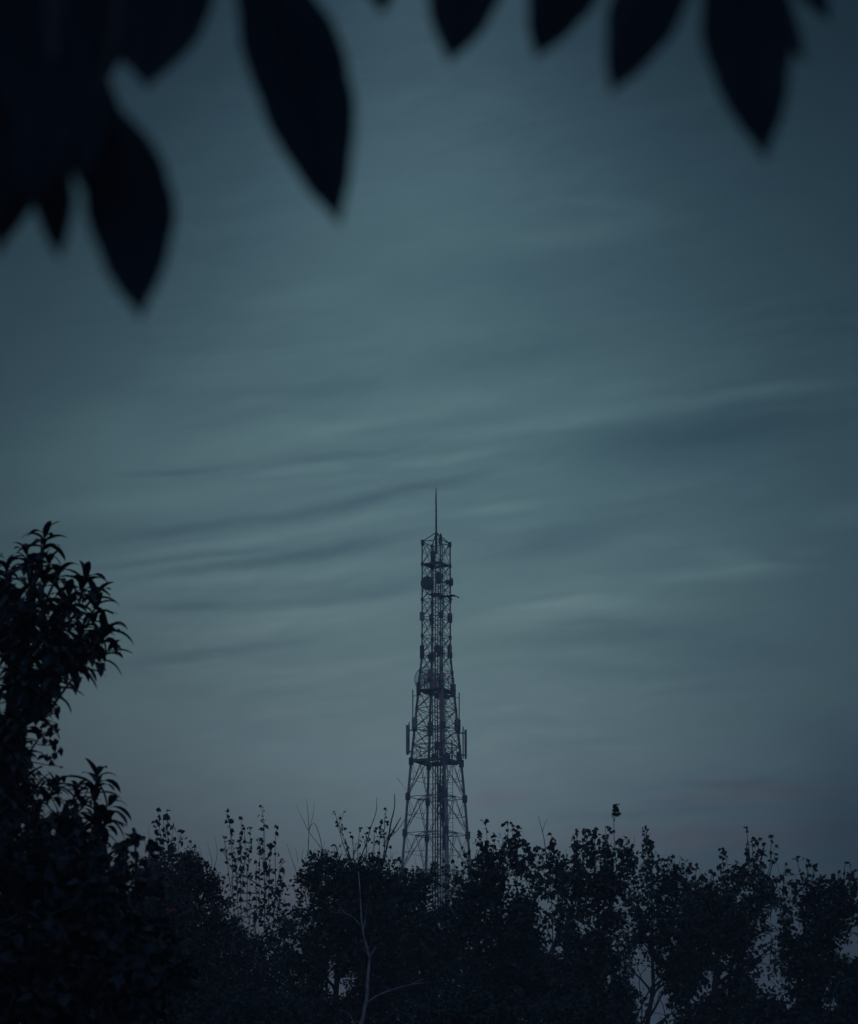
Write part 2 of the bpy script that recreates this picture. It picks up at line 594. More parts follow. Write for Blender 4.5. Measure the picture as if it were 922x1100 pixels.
def ladder(x_off, y_off, z0, z1, w, cage, mt):
    m = MB()
    c0 = Vector((TX + x_off, TD + y_off, 0))
    for s_ in (-1, 1):
        m.tube([c0 + Vector((s_ * w / 2, 0, z0)), c0 + Vector((s_ * w / 2, 0, z1))], 0.03, 4)
    z = z0
    i = 0
    while z < z1:
        m.tube([c0 + Vector((-w / 2, 0, z)), c0 + Vector((w / 2, 0, z))], 0.014, 4)
        if cage and i % 3 == 0:
            ring = [c0 + Vector((w * .8 * math.sin(t * math.pi / 8), -w * 1.3 * (1 - math.cos(t * math.pi / 8)) / 2 * 1.3, z)) for t in range(17)]
            m.tube(ring, 0.016, 4, cap=False)
        z += 0.3
        i += 1
    if cage:
        for t in (4, 6, 8, 10, 12):
            v_ = Vector((w * .8 * math.sin(t * math.pi / 8), -w * 1.69 * (1 - math.cos(t * math.pi / 8)) / 2, 0))
            m.tube([c0 + v_ + Vector((0, 0, z0)), c0 + v_ + Vector((0, 0, z1))], 0.012, 4)
    return m.build('ladder', mt, tower)


s1 = mpp(850, TD)
ladder(14.6 * s1, -1.2, 0.2, zat(819), .36, False, STEEL)
ladder(3.0 * s1, -.3, zat(742), zat(586), .50, True, STEEL)
ladder(5 * s1, 0.5, 1.0, zat(742), .5, True, STEEL)

# cable trays and feeder bundles
m = MB()
for i in range(5):
    x = TX + (-5 + i * 3.0) * s1 * .9
    y = TD + [-.35, -.1, .2, .35, -.2][i]
    m.tube([(x, y, zat(742 + i * 3)), (x + .05, y, zat(800)), (x, y, 1.0)], [.035, .04, .05], 5)
    m.tube([(x * 1.0 + .1, y, zat(590 + i * 13)), (x, y, zat(742 + i * 3))], .03, 5)
m.build('feeder_cable', CABLE, tower)
m = MB()
xt = TX + 7.5 * s1
for dx in (-.17, .17):
    m.tube([(xt + dx, TD - .6, 2), (xt + dx, TD - .6, zat(744))], .018, 4)
z = 2.0
while z < zat(744):
    m.box((xt, TD - .6, z), (.34, .03, .04))
    z += .8
m.build('cable_tray', STEEL, tower)
m = MB()
xr = TX + 5.6 * s1
m.box((xr, TD - 1.45, (zat(748) + zat(806)) / 2), (.30, .06, zat(748) - zat(806)))
m.build('red_cable_tray', REDP, tower)
m = MB()
random.seed(4)
for y in range(840, 912, 6):     # cables bundled lower down
    x = TX + (4.8 + (y - 838) * .055 + random.uniform(-1.1, 1.1)) * s1
    m.tube([(x, TD - .8, zat(y)), (x + random.uniform(-.1, .1), TD - .85, zat(y + random.uniform(5, 9)))], random.uniform(.07, .20), 7)
for i in range(4):
    x = TX + (6 + i * 1.1) * s1
    m.tube([(x, TD - .75, zat(835)), (x + .2, TD - .75, zat(880)), (x + .28, TD - .75, 1)], .028, 6)
m.box((TX + 4.5 * s1, TD - .8, zat(856)), (.45, .3, .95))
m.box((TX + 9.5 * s1, TD - .8, zat(853)), (.35, .3, .6))
m.build('cable_bundle', CABLE, tower)
m = MB()
cc = Vector((TX + 5.5 * s1, TD - 1.1, zat(872)))
for j in range(5):
    r_ = .34 + .03 * (j % 3)
    m.tube([cc + Vector((r_ * .85 * math.sin(a * math.pi / 9), -.03 * j, r_ * math.cos(a * math.pi / 9))) for a in range(19)], .035, 5, cap=False)
m.build('cable_coil', CABLE, tower)


def dish(c, r, direction, mt, depth=.35, drum=True, name='dish_antenna', grid=False):
    """parabolic antenna facing 'direction'"""
    d = Vector(direction).normalized()
    u = d.orthogonal().normalized()
    w = d.cross(u)
    m = MB()
    n, rings = 28, 6
    c = Vector(c)

    def ring(rr, off):
        k = len(m.v)
        for i in range(n):
            t = 2 * math.pi * i / n
            m.v.append(tuple(c + d * off + (u * math.cos(t) + w * math.sin(t)) * rr))
        return k
    prev = None
    prof = [(r * i / rings, -depth * (1 - (i / rings) ** 2)) for i in range(1, rings + 1)]
    if drum:
        prof += [(r, depth * .5), (r * .97, depth * .6), (r * .5, depth * .66), (r * .02, depth * .68)]
    if grid:
        for (rr, off) in [(r * i_ / 15, -depth * (1 - (i_ / 15) ** 2)) for i_ in range(1, 16)]:
            m.tube([c + d * off + (u * math.cos(2 * math.pi * i / n) + w * math.sin(2 * math.pi * i / n)) * rr for i in range(n + 1)], .011 if rr < r * .98 else .03, 4, cap=False)
        for i in range(36):
            t = math.pi * i / 36
            e = u * math.cos(t) + w * math.sin(t)
            m.tube([c + d * (-depth * (1 - q_ * q_)) + e * r * q_ for q_ in (-1, -.6, -.2, .2, .6, 1)], .010, 4)
    else:
        for (rr, off) in prof:
            k = ring(rr, off)
            if prev is None:
                m.f.append(tuple(k + i for i in range(n)))
            else:
                for i in range(n):
                    m.f.append((prev + i, prev + (i + 1) % n, k + (i + 1) % n, k + i))
            prev = k
        if not drum:
            prev = None
            for (rr, off) in prof:
                k = ring(rr, off + .03)
                if prev is None:
                    m.f.append(tuple(k + i for i in range(n)))
                else:
                    for i in range(n):
                        m.f.append((prev + i, prev + (i + 1) % n, k + (i + 1) % n, k + i))
                prev = k
    o = m.build(name, mt, tower)
    b = MB()
    b.tube([c - d * depth, c - d * (depth + .45)], .06, 6)
    b.box(c - d * (depth + .12), (.22, .22, .3))
    b.build('mount', STEEL_D, o)
    return o


dish(P(459.6, 626.5, TD - 1.2), 7.6 * s1, (-.45, -1, -.05), STEEL_D, .28)
dish(P(484.6, 625, TD - .2), 4.4 * s1, (1, -.25, 0), STEEL_D, .18)
dish(P(472.5, 619, TD - .9), 3.6 * s1, (.4, -1, 0), STEEL_D, .2)
dish(P(459.5, 730.5, TD + 1.2), 15 * s1, (-.35, 1, .05), MESHP, .42, drum=False, grid=True)
dish(P(470, 697, TD - .6), 4.2 * s1, (.3, -1, 0), STEEL_D, .2)
dish(P(463.5, 706, TD - .4), 3.4 * s1, (-.4, -1, 0), STEEL_D, .2)


def panel(px, y0, y1, wpx, D, leg_px, ys, pole=None, mt=RADOME):
    s_ = mpp(y0, D)
    top, bot = P(px, y0, D), P(px, y1, D)
    h = top.z - bot.z
    m = MB()
    m.box((top.x, D, (top.z + bot.z) / 2), (wpx * s_, .16, h))
    m.box((top.x, D - .1, (top.z + bot.z) / 2), (wpx * s_ * .8, .06, h * .97))
    m.box((top.x, D, bot.z - .05), (wpx * s_ * .6, .1, .1))
    o = m.build('panel_antenna', mt, tower)
    b = MB()
    for y in ys:
        b.tube([P(px, y, D), P(leg_px(y), y, TD)], .05, 5)
    if pole:
        b.tube([P(pole[0], pole[1], D + .1), P(pole[0], pole[2], D + .1)], .045, 6)
    b.build('bracket', STEEL_D, o)
    return o


lx = lambda y: 469 - half(y)
rx = lambda y: 469 + half(y)
panel(437.9, 779, 809.5, 3.2, TD - .9, lx, (784.3, 807.5), (439.6, 776, 810), STEEL)
panel(500.3, 784, 814, 2.6, TD + .3, rx, (787.5, 811), (497.6, 780.5, 815), STEEL)


def whip(px, y0, y1, D, leg_px, yb):
    m = MB()
    m.tube([P(px, y0, D), P(px, y1, D)], .04, 6)
    for y in yb:
        m.tube([P(px, y, D), P(leg_px(y), y, TD)], .025, 5)
    return m.build('whip_antenna', STEEL_D, tower)


whip(443.6, 741, 784, TD - .7, lx, (747.5, 780))
whip(493.4, 744, 786, TD + .3, rx, (749.5, 783))
whip(485.5, 795, 815, TD - 1.2, rx, (812,))


def unit(px, py, w, h, D, mt=STEEL_D, name='radio_unit'):
    s_ = mpp(py, D)
    m = MB()
    c = P(px, py, D)
    m.box(c, (w * s_, .22, h * s_), Matrix.Rotation(TH, 3, 'Z'))
    m.box(c + Vector((0, -.13, 0)), (w * s_ * .7, .06, h * s_ * .85), Matrix.Rotation(TH, 3, 'Z'))
    m.box(c + Vector((0, 0, h * s_ * .52)), (w * s_ * .4, .12, .1))
    m.box(c + Vector((0, .16, 0)), (w * s_ * .3, .2, h * s_ * .3))
    return m.build(name, mt, tower)


for a in [(453.6, 662, 4.4, 9, TD - 1, STEEL), (483.4, 664, 4.6, 10, TD + .6, STEEL), (463.5, 664, 4, 8, TD + 1, STEEL_D),
          (453.5, 700.5, 4, 14, TD - .8), (483.2, 700, 4, 14, TD + .7), (473.5, 699, 5, 11, TD - .9), (464, 707, 4.5, 9, TD + .6),
          (449.8, 740, 4, 14, TD - .8), (486.8, 742, 5.2, 14, TD + .6), (445.4, 777, 5.2, 11, TD - .9, STEEL),
          (491.6, 779, 6, 12, TD + .7, STEEL), (461.8, 782, 4.5, 12, TD + 1.6, STEEL_D), (474, 733, 5.5, 14, TD + .2, STEEL_D),
          (479.5, 748.5, 7, 4, TD - .9), (470, 748, 6, 4, TD - .6), (469.5, 801, 5, 8, TD - 1.1), (475.5, 808, 7, 8, TD - .8), (466.5, 813, 5, 6, TD - .9),
          (481, 812, 5, 5, TD - .9), (456, 818.5, 9, 4, TD + .6), (486.5, 820, 10, 3.5, TD - .2), (493, 813, 3.5, 10, TD + .7, STEEL_D),
          (461.5, 724, 3.5, 9, TD - 1.6, REDP), (466, 735, 3, 10, TD - 1.5, REDP), (475, 727, 3, 8, TD - 1.5, REDP), (471.5, 621, 4.5, 12, TD - .6), (465, 598, 4, 12, TD + .5), (454.4, 584, 3, 3.4, TD - .3), (483.0, 586, 3.4, 4, TD + .3)]:
    unit(*a)

# ------------------------------------------------------------------ the bird by the tower
bird = thing('bird', P(483, 641, TD - 6), 'dark bird with arched wings gliding just right of the upper tower', 'bird')
bs = mpp(641, TD - 6)


def ellipsoid(m, c, r, n=10, k=7, rot=None):
    c = Vector(c)
    i0 = len(m.v)
    for a in range(k + 1):
        ph = math.pi * a / k
        for b in range(n):
            th = 2 * math.pi * b / n
            p = Vector((r[0] * math.sin(ph) * math.cos(th), r[1] * math.sin(ph) * math.sin(th), r[2] * math.cos(ph)))
            if rot is not None:
                p = rot @ p
            m.v.append(tuple(c + p))
    for a in range(k):
        for b in range(n):
            p = i0 + a * n + b
            q = i0 + a * n + (b + 1) % n
            m.f.append((p, q, q + n, p + n))


bc = P(482.6, 641.6, TD - 6)
m = MB()
# one continuous lofted body: tail, trunk, neck, head, beak
BS = 1.25
prof = [(-.42, .012, 0, .10), (-.30, .02, 0, .07), (-.16, .05, 0, .05), (-.02, .085, .0, .09), (.10, .09, .01, .09), (.19, .06, .02, .06), (.25, .055, .035, .055), (.30, .035, .03, .03), (.345, .006, .01, .006)]
n = 10
hd = Vector((-.35, -.93, .05)).normalized()
sd = hd.cross(Vector((0, 0, 1))).normalized()
up_ = sd.cross(hd)
for (s_, rv, off, rh) in prof:
    for i in range(n):
        t = 2 * math.pi * i / n
        m.v.append(tuple(bc + (hd * s_ + up_ * (off + rv * math.sin(t)) + sd * (rh * math.cos(t))) * BS))
for a in range(len(prof) - 1):
    for i in range(n):
        m.f.append((a * n + i, a * n + (i + 1) % n, (a + 1) * n + (i + 1) % n, (a + 1) * n + i))
for sgn in (-1, 1):          # wings, arched, with spread primaries
    st = [(0.05, .04, .12), (.22, .10, .13), (.40, .05, .11), (.56, -.06, .085), (.68, -.10, .03)]
    k0 = len(m.v)
    for (s_, zz, ch) in st:
        for (cf, tz) in ((1, 0), (.3, .02), (-1, .005), (-1, -.008), (.3, -.012)):
            m.v.append(tuple(bc + (sd * (s_ * sgn * .9) + up_ * (zz * .8 + tz * 1.8) + hd * (ch * 1.5 * cf + .05)) * BS))
    for a in range(len(st) - 1):
        for i in range(5):
            p0 = k0 + a * 5
            m.f.append((p0 + i, p0 + (i + 1) % 5, p0 + 5 + (i + 1) % 5, p0 + 5 + i))
m.build('body', FEATH, bird)

# ------------------------------------------------------------------ trees
# places where the sky shows through the belt of trees (gaps between crowns), with the share of leaves left
HOLES = [(355, 1050, 5, 15, .1), (364, 1058, 9, 12, .22), (380, 1052, 4, 16, .2), (368, 1066, 8, 6, .2), (441, 1042, 7, 8, .35), (372, 1000, 3, 3, .2),
         (322, 968, 16, 16, .5), (328, 990, 12, 14, .5), (316, 1008, 8, 12, .5), (427, 972, 4, 7, .4),
         (478, 950, 12, 22, .45), (480, 985, 8, 22, .5), (506, 1012, 3, 5, .1), (555, 950, 12, 13, .35), (546, 960, 6, 12, .4),
         (590, 1008, 9, 15, .3), (598, 1022, 8, 10, .35), (583, 985, 12, 16, .5), (604, 975, 12, 12, .5),
         (630, 995, 12, 6, .4), (668, 968, 7, 10, .35), (676, 990, 10, 12, .45), (664, 1015, 9, 10, .4), (655, 1050, 5, 10, .4), (668, 1030, 4, 18, .4),
         (685, 1042, 12, 14, .22), (697, 1055, 14, 12, .2), (700, 1082, 18, 16, .12), (722, 1088, 12, 12, .35), (690, 1022, 10, 8, .5),
         (735, 975, 9, 9, .4), (762, 1056, 9, 14, .45), (748, 1078, 8, 14, .45), (778, 1052, 8, 10, .4), (795, 962, 7, 5, .4),
         (828, 992, 10, 16, .35), (824, 1020, 14, 12, .35), (825, 1045, 14, 10, .3), (834, 1060, 12, 7, .3), (848, 1075, 9, 12, .22),
         (855, 985, 5, 20, .12), (857, 1000, 7, 8, .15), (849, 965, 6, 12, .2), (893, 1078, 9, 8, .2), (890, 1055, 5, 12, .45), (913, 1022, 14, 12, .12), (921, 990, 5, 30, .3),
         (640, 1080, 4, 5, .4), (615, 1055, 3, 5, .4), (690, 958, 5, 20, .5), (713, 965, 6, 18, .5)]


def unproject(p):
    d = p - Vector((0, 0, CZ))
    z = d.y * COSP + d.z * SINP
    y = -d.y * SINP + d.z * COSP
    return 461 + F * d.x / z, 550 - F * y / z


class Leaves:
    def __init__(s):
        s.v, s.f = [], []

    def rhomb(s, p, d, nrm, L, Wd):
        """folded, pointed oval leaf of four facets"""
        w = d.cross(nrm)
        if w.length < 1e-6:
            w = d.orthogonal()
        w.normalize()
        nn = w.cross(d)
        k = len(s.v)
        a = p + d * (L * .42)
        s.v += [tuple(p), tuple(a + w * Wd * .5 + nn * Wd * .16), tuple(p + d * L), tuple(a - w * Wd * .5 + nn * Wd * .16)]
        s.f += [(k, k + 1, k + 2), (k, k + 2, k + 3)]

    def heart(s, p, d, nrm, L, Wd):
        w = d.cross(nrm)
        if w.length < 1e-6:
            w = d.orthogonal()
        w.normalize()
        nn = w.cross(d)
        k = len(s.v)
        pr = [(0, 0), (.06, .42), (.38, .5), (.72, .26), (1.0, 0)]
        rt = [p + d * L * a + w * Wd * b + nn * Wd * b * .3 for a, b in pr[1:4]]
        lf = [p + d * L * a - w * Wd * b + nn * Wd * b * .3 for a, b in pr[1:4]]
        s.v += [tuple(p), tuple(p + d * L)] + [tuple(x) for x in rt] + [tuple(x) for x in lf]
        s.f += [(k, k + 2, k + 3, k + 1), (k + 3, k + 4, k + 1), (k, k + 1, k + 6, k + 5), (k + 6, k + 1, k + 7)]

    def lance(s, p, d, L, Wd, droop, seg=6, fold=.25):
        """long leaf that arches over and hangs"""
        k0 = len(s.v)
        pos = p.copy()
        dr = d.copy()
        side = d.cross(Vector((0, 0, 1)))
        if side.length < .1:
            side = Vector((1, 0, 0))
        side.normalize()
        for i in range(seg + 1):
            t = i / seg
            wd = Wd * .5 * (math.sin(math.pi * min(1, t ** .8 * .97 + .03)) ** .8 if t < 1 else 0) + (.002 if t < 1 else 0)
            nn = side.cross(dr).normalized()
            s.v += [tuple(pos - side * wd + nn * wd * fold), tuple(pos), tuple(pos + side * wd + nn * wd * fold)]
            pos = pos + dr * (L / seg)
            dr = (dr + Vector((0, 0, -droop / seg))).normalized()
        for i in range(seg):
            a = k0 + i * 3
            s.f += [(a, a + 1, a + 4, a + 3), (a + 1, a + 2, a + 5, a + 4)]

    def build(s, name, m, parent):
        b = MB()
        b.v, b.f = s.v, s.f
        return b.build(name, m, parent)


def rdir(r, zbias=0.0):
    while True:
        v = Vector((r.uniform(-1, 1), r.uniform(-1, 1), r.uniform(-1, 1)))
        if .05 < v.length < 1:
            v.normalize()
            v.z += zbias
            return v.normalized()


def curve(a, b, r, sag=.12, n=5, lift=.3):
    """a limb that leaves a, rises, and ends at b"""
    d = b - a
    L = d.length
    c1 = a + Vector((d.x * .25, d.y * .25, d.z * (.25 + lift * .3))) + rdir(r) * L * sag
    c2 = a + Vector((d.x * .7, d.y * .7, d.z * .7)) + rdir(r) * L * sag * .6
    res = []
    for i in range(n + 1):
        t = i / n
        res.append(a * (1 - t) ** 3 + c1 * 3 * t * (1 - t) ** 2 + c2 * 3 * t * t * (1 - t) + b * t ** 3)
    return res


def make_tree(name, label, D, base_px, trunk, lobes, shoots=(), bare=(), leaf=4.6, mt=LEAF_B, bark=BARK, seed=1,
              group=None, cat='tree', trunk_r=.12, tilt=-.25, holes=True, clump=6.0, kind='rhomb', thick_bare=1.0, fringe=1.0, auto=False):
    r = random.Random(seed)
    gx = P(base_px, 1200, D).x
    root = thing(name, (gx, D, 0), label, cat, group)
    tm, lv = MB(), Leaves()
    s0 = mpp(950, D)
    trunk_r *= .62
    tp = [Vector((gx, D, -.05))]
    for (x, y) in trunk:
        tp.append(P(x + (r.uniform(-5, 5) if lobes else 0), y, D) + Vector((0, r.uniform(-.15, .15), 0)))
    n = len(tp)
    tm.tube(tp, [trunk_r * (1 - .8 * i / (n - 1)) for i in range(n)], 8)
    # points along the trunk that limbs may leave from
    tpts = []
    for i in range(n - 1):
        for j in range(6):
            t = j / 6
            tpts.append((tp[i].lerp(tp[i + 1], t), trunk_r * (1 - .8 * (i + t) / (n - 1))))
    add_leaf = lv.rhomb if kind == 'rhomb' else lv.heart
    nodes = []                                   # skeleton points inside the crown, for twigs and shoots
    for (x, y, rx_, ry_, lai) in lobes:
        c = P(x, y, D)
        hx, hz = rx_ * s0, ry_ * s0
        hy = (hx + hz) / 2 * .9
        # limb from the trunk into this lobe
        cand = [q for q in tpts if q[0].z < c.z - hz * .5] or tpts[:3]
        q = min(cand, key=lambda t: (t[0] - c).length + abs((c.z - t[0].z) - (c - t[0]).length * .7) * .5)
        limb = curve(q[0], c + Vector((0, 0, hz * .3)), r)
        r0 = min(q[1] * .7, .02 + .02 * (hx + hz))
        tm.tube(limb, [r0 * (1 - .13 * i) for i in range(6)], 5)
        skel = limb[2:]
        for i in range(5):
            e = Vector((r.uniform(-1, 1) * hx * .8, r.uniform(-1, 1) * hy * .8, r.uniform(-.4, 1) * hz * .85))
            sb = curve(skel[r.randrange(len(skel))], c + e, r, .15, 4)
            tm.tube(sb, [r0 * .35 * (1 - .18 * k) for k in range(5)], 4, cap=False)
            nodes += sb[1:]
            skel += sb[2:]
        nodes += limb[3:]
        area = math.pi * rx_ * ry_
        leaf_area = leaf * leaf * .42
        if auto and y - ry_ < 925 and lai < 2.6:
            lai *= .52
        nl = int(lai * area / leaf_area)
        per = 9
        ncl = max(3, nl // per)
        for _ in range(ncl):
            u = rdir(r) * (r.random() ** .42)
            cc_ = c + Vector((u.x * hx, u.y * hy, u.z * hz))
            # uneven rim
            if r.random() < .16:
                cc_ += Vector((u.x * hx, u.y * hy, u.z * hz + .3 * hz)) * r.uniform(.02, .22) * fringe
            px, py = unproject(cc_)
            if holes:
                keep = 1.0
                for (hx_, hy_, ha, hb_, kp) in HOLES:
                    q2 = ((px - hx_) / (ha * 1.2)) ** 2 + ((py - hy_) / (hb_ * 1.2)) ** 2
                    if q2 < 1:
                        keep = min(keep, kp * (.75 if px < 560 else .68))
                if r.random() > keep:
                    continue
            if r.random() < .35 and len(skel) > 1:
                a = min((skel[r.randrange(len(skel))] for _k in range(4)), key=lambda t: (t - cc_).length)
                tm.tube(curve(a, cc_, r, .12, 2), [.008, .006, .004], 3, cap=False)
            sg = clump * s0 * .5
            for _l in range(per):
                p = cc_ + Vector((r.gauss(0, sg), r.gauss(0, sg), r.gauss(0, sg)))
                d = rdir(r, tilt)
                sz = leaf * s0 * r.uniform(.5, 1.55)
                add_leaf(p, d, rdir(r, .5), sz, sz * r.uniform(.6, .95))
    # leafy shoots that stick out of the crown
    shoots = list(shoots)
    if auto:
        for (x, y, rx_, ry_, lai) in lobes:
            if y - ry_ < 955:
                for _ in range(max(1, int(rx_ / 7))):
                    a = r.uniform(-1.15, 1.15)
                    ex, ey = x + rx_ * math.sin(a) * .9, y - ry_ * math.cos(a) * .9
                    h = r.uniform(4, 15)
                    shoots.append((ex + h * .3 * math.sin(a), ey - h, ex, ey + 6, r.choice((.5, .9, 1.4))))
                for _ in range(max(1, int(rx_ / 9))):
                    a = r.uniform(-1.2, 1.2)
                    ex, ey = x + rx_ * math.sin(a) * .8, y - ry_ * math.cos(a) * .8
                    h = r.uniform(8, 20)
                    bare = list(bare) + [(.55, [(ex, ey), (ex + h * .25 * math.sin(a) + r.uniform(-1.5, 1.5), ey - h * .5), (ex + h * .5 * math.sin(a) + r.uniform(-2, 2), ey - h)])]
    for sh_ in shoots:
        (x, y, bx, by) = sh_[:4]
        dens = sh_[4] if len(sh_) > 4 else 1.0
        tip = P(x, y, D) + Vector((0, r.uniform(-.3, .3), 0))
        b = P(bx, by, D) + Vector((0, r.uniform(-.2, .2), 0))
        if nodes:
            nb = min(nodes, key=lambda t: (t - b).length)
            tm.tube(curve(nb, b, r, .1, 3), [.016, .014, .013, .012], 4, cap=False)
        st = curve(b, tip, r, .10 if dens < 1 else .07, 7, lift=.1)
        if dens < .95:                  # forks with a leaf or two at their ends
            for _f in range(r.choice((1, 2, 3))):
                q = st[r.randrange(2, 6)]
                e = q + Vector((r.uniform(-7, 7), r.uniform(-7, 7), r.uniform(5, 16))) * s0
                tm.tube(curve(q, e, r, .15, 3), [.005, .0045, .004, .003], 4, cap=False)
                for _l in range(r.choice((1, 2, 3))):
                    sz = leaf * s0 * r.uniform(.6, 1.2)
                    lv.heart(e + rdir(r) * s0 * r.uniform(0, 3), rdir(r, -.45), rdir(r, .6), sz, sz * r.uniform(.7, 1.0))
        tm.tube(st, [.007 * (1 - .09 * i) + .003 for i in range(8)], 4, cap=False)
        L = (tip - b).length
        nnode = max(3, int(L / (s0 * 4.6) * dens))
        for i in range(nnode + 1):
            t = min(1.0, .12 + .88 * (i + r.uniform(-.35, .35) * (i < nnode)) / nnode)
            if i < nnode and r.random() < .18:
                continue
            f_ = max(0, t) * 7
            k = min(6, int(f_))
            q = st[k].lerp(st[k + 1], f_ - k)
            cnt = r.choice((1, 2, 2, 3, 4)) if dens >= .8 else r.choice((1, 1, 2))
            if i == nnode:
                cnt += 2
            out_ = rdir(r, .1)
            pet = q + out_ * s0 * r.uniform(1.0, 4.5) * (1.2 - .5 * t)
            tm.tube([q, pet], .0035, 3, cap=False)
            for _l in range(cnt):
                sz = leaf * s0 * r.uniform(.55, 1.35)
                lv.heart(pet + rdir(r) * s0 * 1.5, rdir(r, -.45), rdir(r, .6), sz, sz * r.uniform(.75, 1.0))
        if len(sh_) > 5:            # a tuft of leaves round the tip
            for _l in range(sh_[5]):
                sz = leaf * s0 * r.uniform(.8, 1.2)
                q = tip + Vector((r.gauss(0, 1.4), r.gauss(0, 1.4), r.uniform(-11, 1))) * s0
                lv.heart(q, rdir(r, -.45), rdir(r, .6), sz, sz * .9)
    # bare twigs, given point by point
    for bt in bare:
        w, pts = bt[0], bt[1]
        pp = [P(x, y, D - .1) + Vector((0, r.uniform(-.08, .08), 0)) for x, y in pts]
        # round the corners a little
        fine = []
        for i in range(len(pp) - 1):
            a = pp[max(i - 1, 0)]; b = pp[i]; c = pp[i + 1]; d = pp[min(i + 2, len(pp) - 1)]
            for j in range(4):
                t = j / 4
                fine.append(.5 * ((2 * b) + (c - a) * t + (2 * a - 5 * b + 4 * c - d) * t * t + (3 * b - a - 3 * c + d) * t ** 3))
        fine.append(pp[-1])
        nf = len(fine)
        tm.tube(fine, [w * s0 * .5 * (1 - .65 * (i / (nf - 1)) ** 1.3) for i in range(nf)], 6)
    tm.build('trunk', bark, root, smooth=True)
    if lv.v:
        lv.build('crown', mt, root)
    return root


GP = 'trees in the belt below the tower'
make_tree('evergreen_tree', 'dense feathery dark evergreen with pointed tops, left of the sparse leafy saplings', 33, 200, [(205, 1080), (205, 1000), (200, 925)],
          [(194, 965, 32, 34, 4.2), (224, 950, 5, 11, 3.5), (244, 968, 8, 7, 3), (252, 990, 8, 9, 3), (215, 928, 6, 9, 3), (206, 915, 5, 8, 3), (186, 918, 6, 8, 2.5), (258, 1010, 9, 9, 3), (176, 1015, 60, 70, 4.2), (232, 988, 16, 30, 4.0), (232, 952, 6, 18, 4), (236, 1055, 48, 60, 4.2), (150, 990, 36, 50, 4.0), (200, 926, 15, 14, 4), (212, 942, 16, 14, 4),
           (170, 945, 20, 25, 3.2), (245, 1010, 16, 14, 3.6), (180, 1100, 80, 60, 4.5), (222, 958, 10, 8, 3.5)],
          bare=[(.7, [(217, 945), (220, 932), (217, 920), (214, 908)]), (.7, [(222, 948), (228, 930), (226, 918), (222, 905)]), (.7, [(226, 945), (231, 930), (233, 915), (231, 898)]), (.8, [(218, 950), (226, 940), (230, 930)]),
                (.6, [(168, 925), (161, 905), (160, 887)])],
          leaf=3.6, mt=LEAF_C, seed=11, group=GP, trunk_r=.16, tilt=-.5, clump=5)
make_tree('poplar_tree', 'little leafy treetop peeking over the feathery evergreen', 50, 180, [(180, 1080), (180, 960)],
          [(180, 948, 20, 20, 1.6), (160, 940, 25, 20, 1.2)],
          shoots=[(171, 869, 176, 930, 1.2), (180, 873, 181, 930, 1.3), (167, 883, 172, 925, 1.1), (187, 888, 184, 930), (196, 893, 190, 930, .8), (155, 900, 163, 930, .7), (176, 880, 178, 930, 1.2), (168, 905, 172, 940), (186, 905, 184, 940)],
          leaf=4.4, mt=LEAF_A, seed=12, group=GP)
make_tree('poplar_tree', 'sparse saplings with separate leaves against the sky, right of the evergreen', 46, 280, [(280, 1090), (278, 1040), (276, 985)],
          [(285, 1045, 44, 40, 2.6), (300, 990, 26, 28, 1.2), (268, 1020, 22, 26, 1.5), (310, 1010, 25, 30, 1.6), (265, 1090, 60, 40, 4), (290, 965, 16, 16, .5)],
          shoots=[(243, 870, 253, 985, .75), (247, 885, 255, 960, .8), (258, 878, 260, 985, .8), (262, 890, 260, 960, .8), (269, 890, 266, 985, .8), (282, 868, 285, 985, .75), (284, 882, 286, 960, .8), (298, 889, 293, 985, .75),
                  (303, 920, 295, 990, .8), (278, 900, 280, 990), (275, 925, 272, 1000), (290, 905, 290, 990, 1), (286, 930, 284, 1000, 1), (241, 900, 252, 970, .5), (307, 935, 297, 1000, .8), (252, 925, 256, 1010, .7), (268, 940, 266, 1010, .6), (239, 912, 250, 935, .5)],
          bare=[(.9, [(252, 1010), (262, 985), (272, 968)]), (1.0, [(251, 1020), (252, 985), (248, 940)])],
          leaf=4.3, mt=LEAF_A, seed=13, group=GP, trunk_r=.07)
